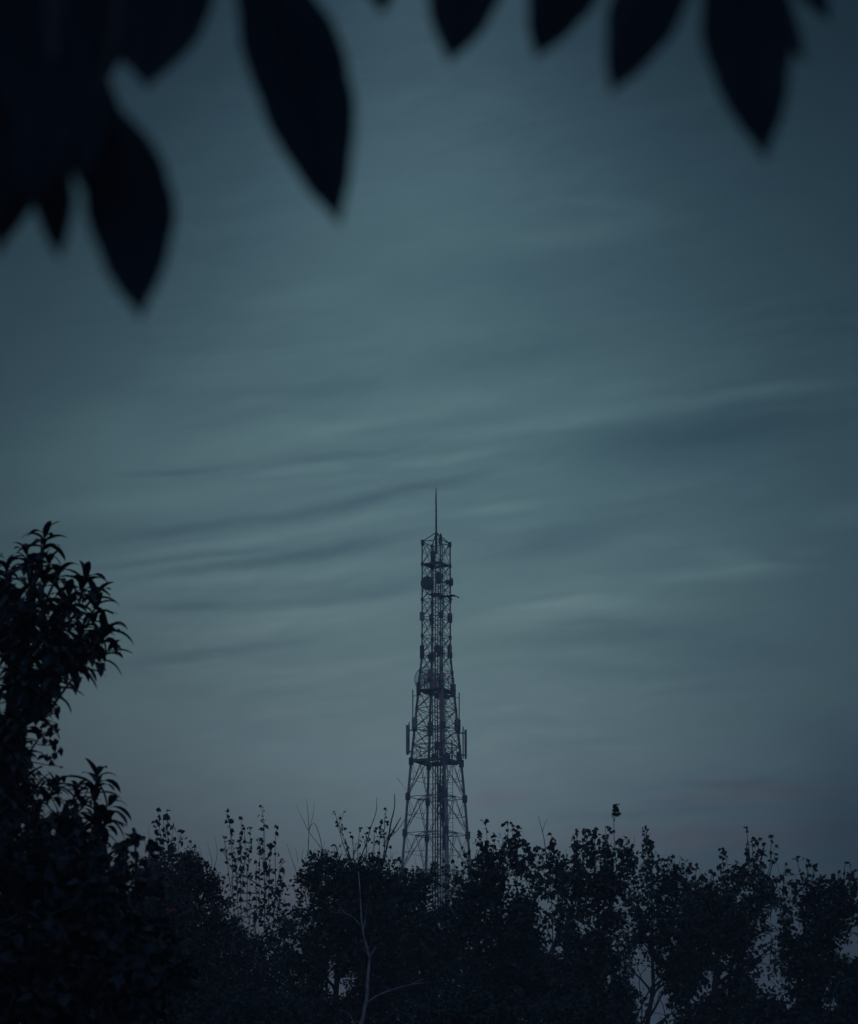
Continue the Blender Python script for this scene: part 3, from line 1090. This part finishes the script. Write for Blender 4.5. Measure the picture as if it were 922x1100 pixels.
make_tree('bushy_tree', 'dense flat-topped tree with thin dead twigs standing up from it, left of the tower', 41, 362, [(362, 1100), (362, 1030), (360, 950)],
          [(337, 938, 18, 17, 3.2), (366, 948, 44, 26, 4.2), (396, 940, 30, 20, 4.2), (350, 990, 48, 36, 4.0), (395, 985, 40, 45, 4.4), (380, 1030, 60, 35, 4), (330, 970, 22, 30, 2.4), (345, 1085, 70, 30, 4.4), (400, 1060, 40, 50, 4),
           (330, 1040, 35, 40, 3.6), (350, 925, 22, 10, 2.2)],
          shoots=[(360, 873, 378, 925, .5), (363, 885, 375, 925, .5), (387, 890, 385, 925, .5), (379, 898, 380, 925, .5), (415, 868, 414, 925, .7), (410, 884, 408, 925, .8), (402, 890, 402, 925, .6), (420, 892, 412, 925, .7), (394, 898, 392, 925, .5), (361, 909, 366, 930, .5)],
          bare=[(.8, [(350, 924), (343, 908), (332, 893), (318, 864)]), (.8, [(331, 918), (332, 895), (331, 875), (329, 857)]), (.6, [(332, 893), (336, 878), (338, 862)]), (.8, [(347, 915), (343, 896), (338, 885), (333, 890), (331, 905)]),
                (.7, [(318, 935), (312, 918), (308, 905)]),
                (1.4, [(385, 928), (394, 906), (399, 888), (404, 872), (405, 856)]), (2.2, [(411, 930), (417, 905), (420, 884), (424, 868), (424, 853)]), (2.4, [(418, 901), (424, 890), (431, 878)]), (1.0, [(419, 899), (430, 888), (440, 872)]),
                (2.2, [(377, 932), (374, 914), (371, 901)]), (.6, [(437, 850), (428, 838), (427, 836)][::-1]), (.5, [(345, 920), (349, 903)]), (.5, [(356, 925), (353, 910)]), (.5, [(398, 925), (402, 905)])] +
               [(.5, [(320 + i * 4.1, 926), (321 + i * 4.1 + (i * 7 % 5) - 2, 917), (320 + i * 4.2 + (i * 5 % 7) - 3, 910 + (i * 11 % 9))]) for i in range(26)],
          leaf=3.6, mt=LEAF_B, seed=14, group=GP, trunk_r=.14, clump=5)
make_tree('bare_tree', 'pale slender leafless tree with forked trunk in front of the dark crowns', 35, 386, [(385, 1130), (389, 1100), (394, 1072), (396, 1045), (397, 1028), (391, 1006), (388, 985), (387, 960), (385, 935)], [],
          bare=[(2.0, [(397, 1030), (400, 1024), (404, 1017)]), (1.6, [(387, 994), (381, 987), (372, 982), (356, 980)]), (2.0, [(394, 1077), (408, 1068), (425, 1062), (441, 1058), (460, 1055)]), (1.3, [(385, 1108), (379, 1096), (374, 1088), (360, 1084)]),
                (.9, [(372, 982), (366, 975), (363, 970)]), (.8, [(441, 1058), (452, 1052), (462, 1053)]), (1.0, [(390, 1000), (393, 985), (394, 970)])],
          leaf=3, bark=BARK_P, seed=15, cat='bare tree', trunk_r=.055)
make_tree('bushy_tree', 'dark rounded tree directly in front of the foot of the tower', 47, 440, [(440, 1100), (440, 1030), (440, 960)],
          [(432, 962, 30, 26, 4), (452, 952, 20, 18, 3.2), (418, 1000, 40, 45, 4.4), (455, 1010, 38, 50, 4.4), (435, 1065, 55, 45, 4.4), (492, 1015, 30, 50, 3.6), (495, 965, 16, 26, 2.0), (472, 955, 14, 14, .9), (486, 950, 18, 12, 1.0), (480, 985, 22, 30, 1.5), (503, 950, 9, 14, 1.3)],
          bare=[(3.2, [(482, 1052), (487, 1040), (491, 1022)]), (.7, [(470, 1000), (468, 960), (471, 938)])],
          leaf=4.2, mt=LEAF_B, seed=16, group=GP, auto=True, trunk_r=.15)
make_tree('leafy_tree', 'bushy tree with knobbly leafy shoots immediately right of the tower', 43, 535, [(535, 1100), (535, 1030), (535, 950)],
          [(537, 948, 28, 32, 3.8), (517, 948, 17, 25, 2.8), (540, 1000, 44, 50, 4.4), (525, 1060, 55, 50, 4.4), (551, 922, 20, 20, 1.9), (522, 925, 13, 16, 1.6), (565, 1045, 40, 50, 4.2), (568, 990, 18, 30, 2.6), (505, 985, 18, 30, 3.5)],
          shoots=[(522, 882, 524, 925, 1), (515, 896, 520, 925, 1.2), (532, 897, 529, 930, .8), (545, 882, 545, 925, 1.1), (550, 888, 549, 925, 1.1), (556, 891, 553, 925, 1.0), (557, 903, 555, 930, 1.2), (571, 907, 566, 945, 1.5), (575, 915, 568, 950, 1.4), (517, 915, 520, 945)],
          bare=[(1.2, [(548, 1100), (545, 1078), (535, 1058)]), (.9, [(556, 1100), (550, 1070), (547, 1040), (548, 1020)]), (.7, [(506, 925), (512, 921), (518, 923)])],
          leaf=5.0, mt=LEAF_A, seed=17, group=GP, auto=True, trunk_r=.14)
make_tree('poplar_tree', 'open airy tree with a long bare twig above it, second group right of the tower', 48, 592, [(592, 1085), (594, 1030), (602, 990), (606, 950)],
          [(592, 945, 19, 28, 1.5), (570, 935, 12, 20, 1.6), (615, 975, 14, 30, 1.8), (585, 1060, 40, 40, 4), (600, 975, 24, 26, 1.4), (577, 965, 14, 26, 1.2), (605, 1050, 40, 40, 3.6), (586, 1000, 18, 25, 1.2), (612, 945, 14, 20, 2.0), (608, 1010, 24, 26, 1.8)],
          shoots=[(593, 895, 592, 945, 1.8), (596, 903, 594, 945, 1.5), (584, 914, 586, 950, 1.5), (601, 918, 599, 950, 1.8), (604, 930, 600, 955, 1.5), (590, 920, 591, 950, 1.5)],
          bare=[(1.0, [(588, 930), (585, 905), (582, 890), (578, 876)]), (.6, [(583, 893), (585, 886), (588, 880)]), (3.2, [(584, 1045), (592, 1020), (602, 1000), (606, 985)]), (1.5, [(592, 1085), (594, 1000), (591, 940)]), (1.0, [(573, 975), (566, 950), (562, 935)])],
          leaf=4.8, mt=LEAF_A, seed=18, group=GP, auto=True, trunk_r=.09)
make_tree('leafy_tree', 'tree with one solitary leaf tuft on the tallest shoot and a dense round middle', 41, 645, [(645, 1100), (643, 1030), (645, 960)],
          [(640, 955, 32, 21, 5.0), (618, 985, 20, 22, 2.2), (650, 985, 22, 14, 2.6), (672, 950, 14, 26, 1.6), (640, 1085, 60, 34, 4.4), (655, 950, 20, 18, 4), (640, 925, 28, 15, 2.0), (640, 1010, 30, 26, 3.6), (632, 1045, 42, 45, 4.0), (655, 1085, 45, 40, 4.2), (668, 985, 22, 22, 1.6), (625, 920, 12, 16, 1.6), (675, 925, 14, 18, 1.4), (668, 1035, 18, 20, 1.6)],
          shoots=[(662, 864, 663, 935, .4, 26), (629, 891, 630, 925, 1.8), (637, 894, 635, 925, 1.8), (620, 901, 624, 930, 1.8), (650, 891, 652, 930, 1.8), (652, 902, 653, 930, 1.6), (674, 902, 670, 935, 1.8), (679, 906, 675, 935, 1.6), (645, 905, 646, 930, 1.5), (668, 918, 666, 938, 1.2)],
          leaf=4.8, mt=LEAF_B, seed=19, group=GP, auto=True, trunk_r=.13)
# tuft on the highest shoot
make_tree('poplar_tree', 'tall narrow leafy spire between two broader crowns on the right', 47, 700, [(690, 1110), (700, 1060), (703, 1010), (697, 940)],
          [(697, 928, 12, 22, 2.4), (688, 1000, 24, 46, 1.3), (722, 965, 18, 30, 1.0), (664, 1005, 14, 40, 1.1), (715, 1070, 20, 30, .9), (685, 985, 16, 22, 2.0), (715, 955, 16, 22, 1.6), (740, 975, 22, 18, 2.8), (735, 1050, 24, 26, 3.6), (728, 1090, 12, 24, 2.6), (672, 1045, 10, 40, 1.6), (696, 965, 20, 28, 1.8), (722, 945, 12, 14, 1.5), (736, 955, 14, 16, 1.8), (705, 1005, 32, 24, 2.0), (735, 1000, 32, 26, 4.0), (722, 1035, 26, 16, 2.6), (720, 975, 20, 20, 2.0), (745, 1040, 28, 28, 3.6)],
          shoots=[(695, 898, 697, 935, 2.2), (700, 903, 700, 940, 2), (690, 910, 693, 945, 2), (720, 921, 722, 955, 1.8), (726, 930, 725, 955, 1.5), (739, 934, 735, 960, 1.5), (737, 942, 733, 960, 1.5), (714, 935, 716, 960, 1.5)],
          bare=[(2.6, [(690, 1100), (700, 1075), (712, 1050), (722, 1030), (735, 1012)]), (1.8, [(703, 1070), (700, 1045), (706, 1025), (716, 1010)]), (1.6, [(668, 1075), (676, 1040), (685, 1010), (690, 985)]), (1.4, [(689, 1100), (690, 1080), (687, 1050), (700, 1035)]),
                (.8, [(700, 1088), (712, 1090), (722, 1098)]), (2.0, [(665, 1100), (672, 1060), (670, 1020)]), (1.3, [(716, 1100), (712, 1080), (707, 1070)]), (2.0, [(675, 1110), (700, 1060), (718, 1035), (745, 1005)])],
          leaf=4.4, mt=LEAF_A, seed=20, group=GP, auto=True, trunk_r=.11)
make_tree('leafy_tree', 'broad tree with a leaf-tipped plume leaning up at its right side', 44, 765, [(768, 1100), (768, 1040), (775, 985), (800, 940)],
          [(758, 992, 40, 34, 4.6), (748, 962, 20, 16, 2.0), (822, 965, 14, 22, 2.0), (832, 1005, 18, 26, 1.6), (785, 1060, 30, 20, 3.2), (760, 1100, 50, 26, 4.0), (790, 992, 34, 30, 4.2), (805, 952, 20, 22, 2.2), (811, 928, 11, 14, 1.8), (775, 965, 24, 18, 2.6), (770, 1035, 40, 22, 2.6), (765, 1085, 34, 30, 2.4), (735, 1075, 14, 30, 2.4), (820, 985, 16, 34, 2.2), (802, 1030, 22, 34, 3.0), (800, 1085, 28, 35, 3.6), (830, 1030, 16, 40, 1.0),
           (788, 945, 14, 10, 1.3)],
          shoots=[(776, 912, 777, 965, .5, 12), (801, 891, 806, 930, .7), (807, 900, 808, 935, 1), (814, 903, 811, 935, 1.2), (829, 899, 824, 940, .5), (834, 917, 824, 950, .7), (790, 925, 792, 955, 1.4), (793, 932, 795, 955, 1.5), (767, 938, 772, 965, 1.8), (760, 945, 764, 965, 1.4), (820, 915, 815, 940, 1.4), (848, 938, 834, 943, .8), (783, 935, 784, 960, 1.5), (837, 965, 826, 985)],
          bare=[(1.0, [(820, 965), (828, 948), (838, 941), (852, 940), (860, 939)]), (1.6, [(771, 1110), (771, 1070), (773, 1030)]), (1.0, [(752, 1110), (758, 1075), (762, 1050)]), (1.0, [(804, 1040), (820, 1028), (835, 1020), (842, 1010)]), (1.0, [(842, 1085), (838, 1065), (825, 1050)])],
          leaf=4.5, mt=LEAF_B, seed=21, group=GP, auto=True, trunk_r=.13)
make_tree('leafy_tree', 'dark tree with fluttering single leaves on top at the right edge', 39, 882, [(880, 1110), (880, 1050), (882, 990)],
          [(884, 990, 30, 36, 5.0), (846, 1015, 18, 50, 1.4), (848, 970, 12, 18, .9), (912, 1035, 16, 26, 1.6), (852, 1070, 16, 24, 1.0), (855, 1010, 16, 26, 1.7), (845, 1060, 20, 30, 2.2), (895, 1040, 34, 26, 4.2), (868, 1075, 24, 26, 3.6), (830, 1090, 34, 26, 3.6), (846, 985, 12, 22, 1.2), (865, 968, 14, 18, 2.6), (905, 972, 22, 24, 4), (872, 1035, 22, 34, 3.6), (872, 958, 12, 10, 1.6), (900, 955, 18, 10, 1.6), (910, 1085, 26, 45, 5), (865, 1095, 30, 35, 4.4), (935, 1075, 30, 55, 5), (930, 1000, 12, 35, 3.0), (850, 1040, 18, 26, 1.2), (835, 1100, 30, 26, 4)],
          shoots=[(858, 922, 864, 958, .5), (866, 930, 868, 955, .9), (873, 929, 873, 955, .9), (885, 942, 886, 960, 1.4), (893, 942, 892, 960, 1.2), (905, 928, 903, 960, .5), (915, 936, 910, 962, .9), (914, 944, 908, 962, 1), (851, 945, 860, 965, .8), (919, 950, 912, 965, 1), (878, 945, 879, 960, 1)],
          bare=[(.9, [(888, 1078), (896, 1072), (902, 1070)]), (.7, [(846, 985), (850, 965), (852, 945)])],
          leaf=4.7, mt=LEAF_A, seed=22, group=GP, auto=True, trunk_r=.16)
# the leaf tuft at the very top of the tallest shoot belongs to the tree below it
# low growth under the trees
GS_ = 'dark bushes under the tree belt'
for i, (nm, lb, x, D, lobes, lf) in enumerate([
    ('round_bush', 'low dark bush at the bottom, beneath the sparse saplings', 275, 31, [(270, 1110, 60, 50, 4.5), (320, 1115, 40, 40, 4.5)], 4.2),
    ('round_bush', 'low dark bush at the bottom, beneath the foot of the tower', 480, 32, [(440, 1120, 50, 35, 4.5), (500, 1110, 55, 50, 4.8), (560, 1115, 40, 42, 4.5)], 4.4),
    ('round_bush', 'low dark bush at the bottom, beneath the solitary leaf tuft', 630, 31, [(620, 1112, 45, 42, 4.6), (660, 1128, 30, 30, 4)], 4.4),
    ('round_bush', 'low dark bush at the bottom right, beneath the right-hand trees', 860, 30, [(800, 1130, 45, 32, 4.4), (860, 1125, 40, 32, 4.8), (915, 1110, 30, 60, 5.5)], 4.6)]):
    make_tree(nm, lb, D, x, [(x, 1150), (x, 1120)], lobes, leaf=lf, mt=LEAF_A, seed=40 + i, group=GS_, cat='bush', trunk_r=.06, holes=(i != 0))

# small blurred bush close by, left
make_tree('small_leaf_shrub', 'out-of-focus shrub with round leaves poking up beside the tall left tree', 11.5, 150, [(150, 1150), (148, 1050), (145, 960)],
          [(118, 955, 22, 26, 2.4), (142, 990, 40, 30, 2.8), (110, 1010, 40, 60, 4.4), (150, 1060, 60, 70, 4.0), (165, 955, 18, 18, .6), (128, 938, 12, 10, 1.0)],
          shoots=[(147, 897, 147, 945, 1.4), (133, 902, 135, 945, 1.3), (160, 905, 156, 950, 1.3), (138, 915, 138, 945, 1.2), (127, 912, 130, 940, 1.2)],
          leaf=9.5, mt=LEAF_A, seed=31, cat='shrub', trunk_r=.03, kind='heart', holes=False, clump=9)

# ------------------------------------------------------------------ tall tree on the left with long drooping leaves
AD = 12.0
r = random.Random(77)
sA = mpp(750, AD)
ax = P(8, 1200, AD).x
atree = thing('drooping_leaf_tree', (ax, AD, 0), 'tall dark tree with whorls of long arching leaves filling the left edge', 'tree')
am_, al = MB(), Leaves()
BR = [  # radius px at the base, points
    (5.0, [(8, 1330), (10, 1100), (8, 950), (6, 860), (10, 780), (16, 700), (30, 640), (44, 600), (47, 582)]),
    (3.0, [(10, 900), (16, 800), (32, 740), (60, 695), (78, 655), (83, 632)]),
    (2.4, [(55, 715), (80, 703), (100, 692), (112, 684)]),
    (2.6, [(8, 930), (35, 890), (62, 875), (88, 862), (100, 842)]),
    (2.5, [(10, 800), (-10, 720), (-20, 650), (-15, 610)]),
    (2.2, [(16, 700), (5, 650), (8, 622)]),
    (2.0, [(8, 960), (50, 920), (90, 905), (112, 890)]),
    (2.0, [(12, 860), (30, 820), (44, 790), (50, 775)]),
]
skelA = []
for w, pts in BR:
    pp = [P(x, y, AD) + Vector((0, r.uniform(-.12, .12), 0)) for x, y in pts]
    fine = []
    for i in range(len(pp) - 1):
        for j in range(3):
            fine.append(pp[i].lerp(pp[i + 1], j / 3))
    fine.append(pp[-1])
    am_.tube(fine, [w * sA * (1 - .85 * i / (len(fine) - 1)) for i in range(len(fine))], 7)
    skelA += fine[1:]


def whorl(tip, base, n=12, size=25.0, up=True):
    """a twig with a rosette of long leaves at its end"""
    tw = curve(base, tip, r, .08, 4)
    am_.tube(tw, [.010, .008, .007, .006, .004], 5, cap=False)
    ax_ = (tw[-1] - tw[-2]).normalized()
    ax_ = (ax_ + Vector((0, 0, .7))).normalized()
    u = ax_.orthogonal().normalized()
    w = ax_.cross(u)
    ph = r.uniform(0, 6.28)
    for i in range(n):
        t = i / n
        pos = tip - ax_ * sA * 21 * t + rdir(r) * sA * .5
        ang = ph + i * 2.4
        spread = .5 + .85 * t + r.uniform(-.15, .15)
        d = (ax_ * math.cos(spread) + (u * math.cos(ang) + w * math.sin(ang)) * math.sin(spread)).normalized()
        L = size * sA * r.uniform(.9, 1.3) * (.72 + .28 * min(1, t * 3))
        al.lance(pos, d, L, L * r.uniform(.25, .32), r.uniform(.9, 2.1))


TIPS = [(48, 573, 46, 600, 11, 32), (92, 620, 86, 645, 11, 31), (116, 674, 103, 692, 12, 32), (105, 834, 99, 858, 11, 33), (8, 606, 8, 630, 12, 24), (28, 590, 32, 620, 12, 22), (66, 612, 52, 640, 9, 29),
        (74, 638, 66, 665, 10, 29), (104, 650, 92, 675, 10, 30), (118, 698, 98, 706, 10, 29), (90, 672, 80, 690, 12, 24), (106, 636, 90, 655, 7, 28), (-8, 600, -12, 625, 11, 24), (60, 842, 50, 865, 11, 22), (84, 846, 76, 866, 12, 24),
        (120, 862, 100, 876, 9, 30), (80, 700, 70, 715, 12, 22), (55, 600, 48, 622, 7, 22), (116, 882, 98, 893, 9, 28)]
for (x, y, bx, by, n, size) in TIPS:
    yy = r.uniform(-.15, .15)
    whorl(P(x, y, AD + yy), P(bx, by, AD + yy), n, size)
# filling whorls
REG = [(2, 830, 16, 40, 26), (22, 800, 12, 20, 12), (30, 860, 16, 14, 12),   # ellipse x, y, rx, ry, count
    (18, 650, 26, 34, 26), (60, 668, 34, 32, 34), (85, 692, 24, 22, 20), (40, 715, 30, 26, 26), (10, 700, 24, 40, 26), (25, 750, 24, 26, 20), (8, 800, 22, 40, 26), (36, 740, 14, 14, 8), (20, 845, 22, 22, 12),
    (50, 742, 12, 18, 10), (60, 720, 14, 16, 8), (30, 620, 22, 20, 12), (-30, 700, 30, 100, 34), (-25, 850, 34, 70, 30), (90, 880, 22, 18, 12), (60, 905, 34, 26, 26), (20, 900, 30, 34, 30), (100, 915, 18, 20, 12)]
for (x, y, rx_, ry_, n) in REG:
    for _ in range(int(n * .5)):
        a = r.uniform(0, 6.283)
        q = math.sqrt(r.random())
        tp_ = P(x + rx_ * q * math.cos(a), y + ry_ * q * math.sin(a), AD + r.uniform(-.7, .8))
        nb = min(skelA, key=lambda t: (t - tp_).length + (.5 if t.z > tp_.z else 0))
        whorl(tp_, nb, r.choice((6, 8, 10, 11)), r.uniform(20, 31))
# a few broad leaves low in the gap
for _ in range(60):
    x, y = r.choice([(r.gauss(45, 12), r.gauss(808, 16)), (r.gauss(52, 8), r.gauss(845, 8)), (r.gauss(55, 4), r.gauss(790, 20))])
    p = P(x, y, AD + r.uniform(-.3, .3))
    sz = sA * r.uniform(7, 11)
    al.heart(p, rdir(r, -.5), rdir(r, .3), sz, sz * .7)
    nb = min(skelA, key=lambda t: (t - p).length)
    if r.random() < .4:
        am_.tube(curve(nb, p, r, .1, 3), [.005, .004, .003, .003], 4, cap=False)
for (x, y) in [(65, 804), (61, 836), (61, 845), (68, 833), (58, 800), (46, 848)]:
    p = P(x, y, AD)
    al.heart(p, Vector((.2, 0, -1)).normalized(), Vector((0, -1, .2)), sA * 9, sA * 6)
am_.tube([P(45, 836, AD), P(55, 837, AD), P(62, 838, AD)], .004, 4)
am_.tube([P(55, 815, AD), P(62, 808, AD), P(66, 802, AD)], .004, 4)
am_.build('trunk', BARK, atree, smooth=True)
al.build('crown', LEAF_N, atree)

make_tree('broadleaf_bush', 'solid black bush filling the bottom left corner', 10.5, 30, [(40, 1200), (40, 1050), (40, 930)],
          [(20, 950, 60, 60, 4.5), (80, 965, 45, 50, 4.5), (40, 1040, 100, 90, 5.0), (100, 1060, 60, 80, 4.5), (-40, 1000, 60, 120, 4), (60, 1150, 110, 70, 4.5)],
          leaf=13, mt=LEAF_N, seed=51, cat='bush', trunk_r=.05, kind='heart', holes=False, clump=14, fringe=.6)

# red blossoms in the evergreen
m = MB()
for i in range(5):
    q = P(183 + i * 1.6 - 3, 978 + (i * 7 % 4), 31.2)
    ellipsoid(m, q, (.035, .035, .03), 8, 5)
ev = bpy.data.objects['evergreen_tree']
m.build('blossom', FLOWER, ev)

# ------------------------------------------------------------------ overhanging branch with big leaves close to the camera
r = random.Random(5)
shade = thing('overhanging_tree', (-1.55, 0.75, 0), 'large dark pointed leaves hanging blurred across the top, close to the lens', 'tree')
LD = 1.15
m = MB()
limb_pts = [Vector((-1.55, .75, -.05)), Vector((-1.52, .78, .8)), Vector((-1.40, .85, 1.6)), Vector((-1.15, .98, 2.25)), Vector((-.75, 1.08, 2.52)), Vector((-.2, 1.15, 2.60)), Vector((.3, 1.18, 2.56)), Vector((.6, 1.2, 2.50))]
m.tube(limb_pts, [.09, .08, .07, .05, .032, .018, .010, .006], 10)
m.build('trunk', BARK, shade, smooth=True)


def big_leaf(bx, by, tx, ty, wpx, D, twist=0.0, bend=.12):
    ty += 12
    a, b = P(bx, by, D), P(tx, ty, D - .02)
    q1, q2, q3 = r.uniform(.88, 1.1), r.uniform(.88, 1.1), r.uniform(-.04, .04)
    L = (b - a).length
    d = (b - a).normalized()
    w = Vector((math.cos(twist), math.sin(twist), 0))
    w = (w - d * w.dot(d)).normalized()
    nn = w.cross(d)
    Wd = wpx * mpp(ty, D) * 1.0 / max(.4, math.cos(twist))
    m = MB()
    seg, hs = 20, 5
    for i in range(seg + 1):
        t = i / seg
        # ovate with a drawn-out tip
        wf = (math.sin(math.pi * t ** .86) ** .85) * (1 - .18 * t) * 1.06
        if t > .86:
            wf *= 1 - .35 * (t - .86) / .14
        wf = max(wf, .012)
        c = a + d * L * t + w * (L * q3 * math.sin(math.pi * t * 1.3)) + nn * (bend * L * math.sin(math.pi * t) * .5)
        for j in range(-hs, hs + 1):
            s_ = j / hs
            wob = (q1 if s_ < 0 else q2) * (1 + .025 * math.sin(t * 23 + s_ * 3 + q1 * 40) + .015 * math.sin(t * 47 + q2 * 90))
            vein = .004 * abs(math.sin(t * 24 - abs(s_) * 4)) * Wd * 4
            m.v.append(tuple(c + w * (Wd * .5 * wf * s_ * wob) + nn * (abs(s_) ** 1.4 * Wd * .10 * wf + vein)))
    k = 2 * hs + 1
    nv = len(m.v)
    for i in range(seg):
        for j in range(k - 1):
            q = i * k + j
            m.f.append((q, q + 1, q + k + 1, q + k))
    # under side, a third of a millimetre below
    m.v += [tuple(Vector(v) - nn * .0004) for v in m.v[:nv]]
    m.f += [tuple(reversed([q + nv for q in f])) for f in m.f[:]]
    m.tube([a + d * L * t + w * (L * q3 * math.sin(math.pi * t * 1.3)) + nn * (bend * L * math.sin(math.pi * t) * .5 - .0008) for t in [i / 12 for i in range(13)]], [.0016 * (1 - i / 13) + .0003 for i in range(13)], 6)
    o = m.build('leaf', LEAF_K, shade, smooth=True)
    # stalk up to the limb
    lp = min([limb_pts[i].lerp(limb_pts[i + 1], t / 8) for i in range(3, 7) for t in range(9)], key=lambda q: (q - a).length)
    s_ = MB()
    md = a.lerp(lp, .5) + Vector((0, 0, -.01))
    s_.tube([a + d * .004, a.lerp(md, .5), md, lp], [.0014, .0015, .0017, .002], 6)
    s_.build('stalk', BARK, o)


for a in [(264, -75, 373, 228, 108, 1.15), (108, 100, 160, 330, 94, 1.1, .1), (30, 118, 70, 266, 52, 1.15, .2), (70, -90, -14, 262, 112, 1.2), (176, -95, 158, 82, 122, 1.18, -.1), (80, 50, 97, 178, 50, 1.14), (66, 20, 92, 192, 60, 1.09, .15),
          (20, -110, 62, 175, 125, 1.12, .1), (105, -80, 132, 60, 60, 1.22, .3), (-30, 60, 8, 225, 66, 1.16, -.2), (60, 60, 30, 205, 70, 1.08, -.15), (65, 20, 128, 190, 62, 1.2, .1), (-40, -60, 20, 215, 80, 1.25), (130, -120, 95, 100, 70, 1.3, .1),
          (533, -110, 477, 54, 92, 1.15), (634, -120, 577, 51, 88, 1.2), (738, -110, 653, 88, 88, 1.12), (790, -95, 822, 160, 100, 1.1), (800, -70, 868, 54, 48, 1.22, .2), (850, -100, 886, 12, 44, 1.25),
          (420, -110, 405, 3, 50, 1.2)]:
    big_leaf(*a)

# tidy helper property
for o in bpy.data.objects:
    if '_w' in o:
        del o['_w']
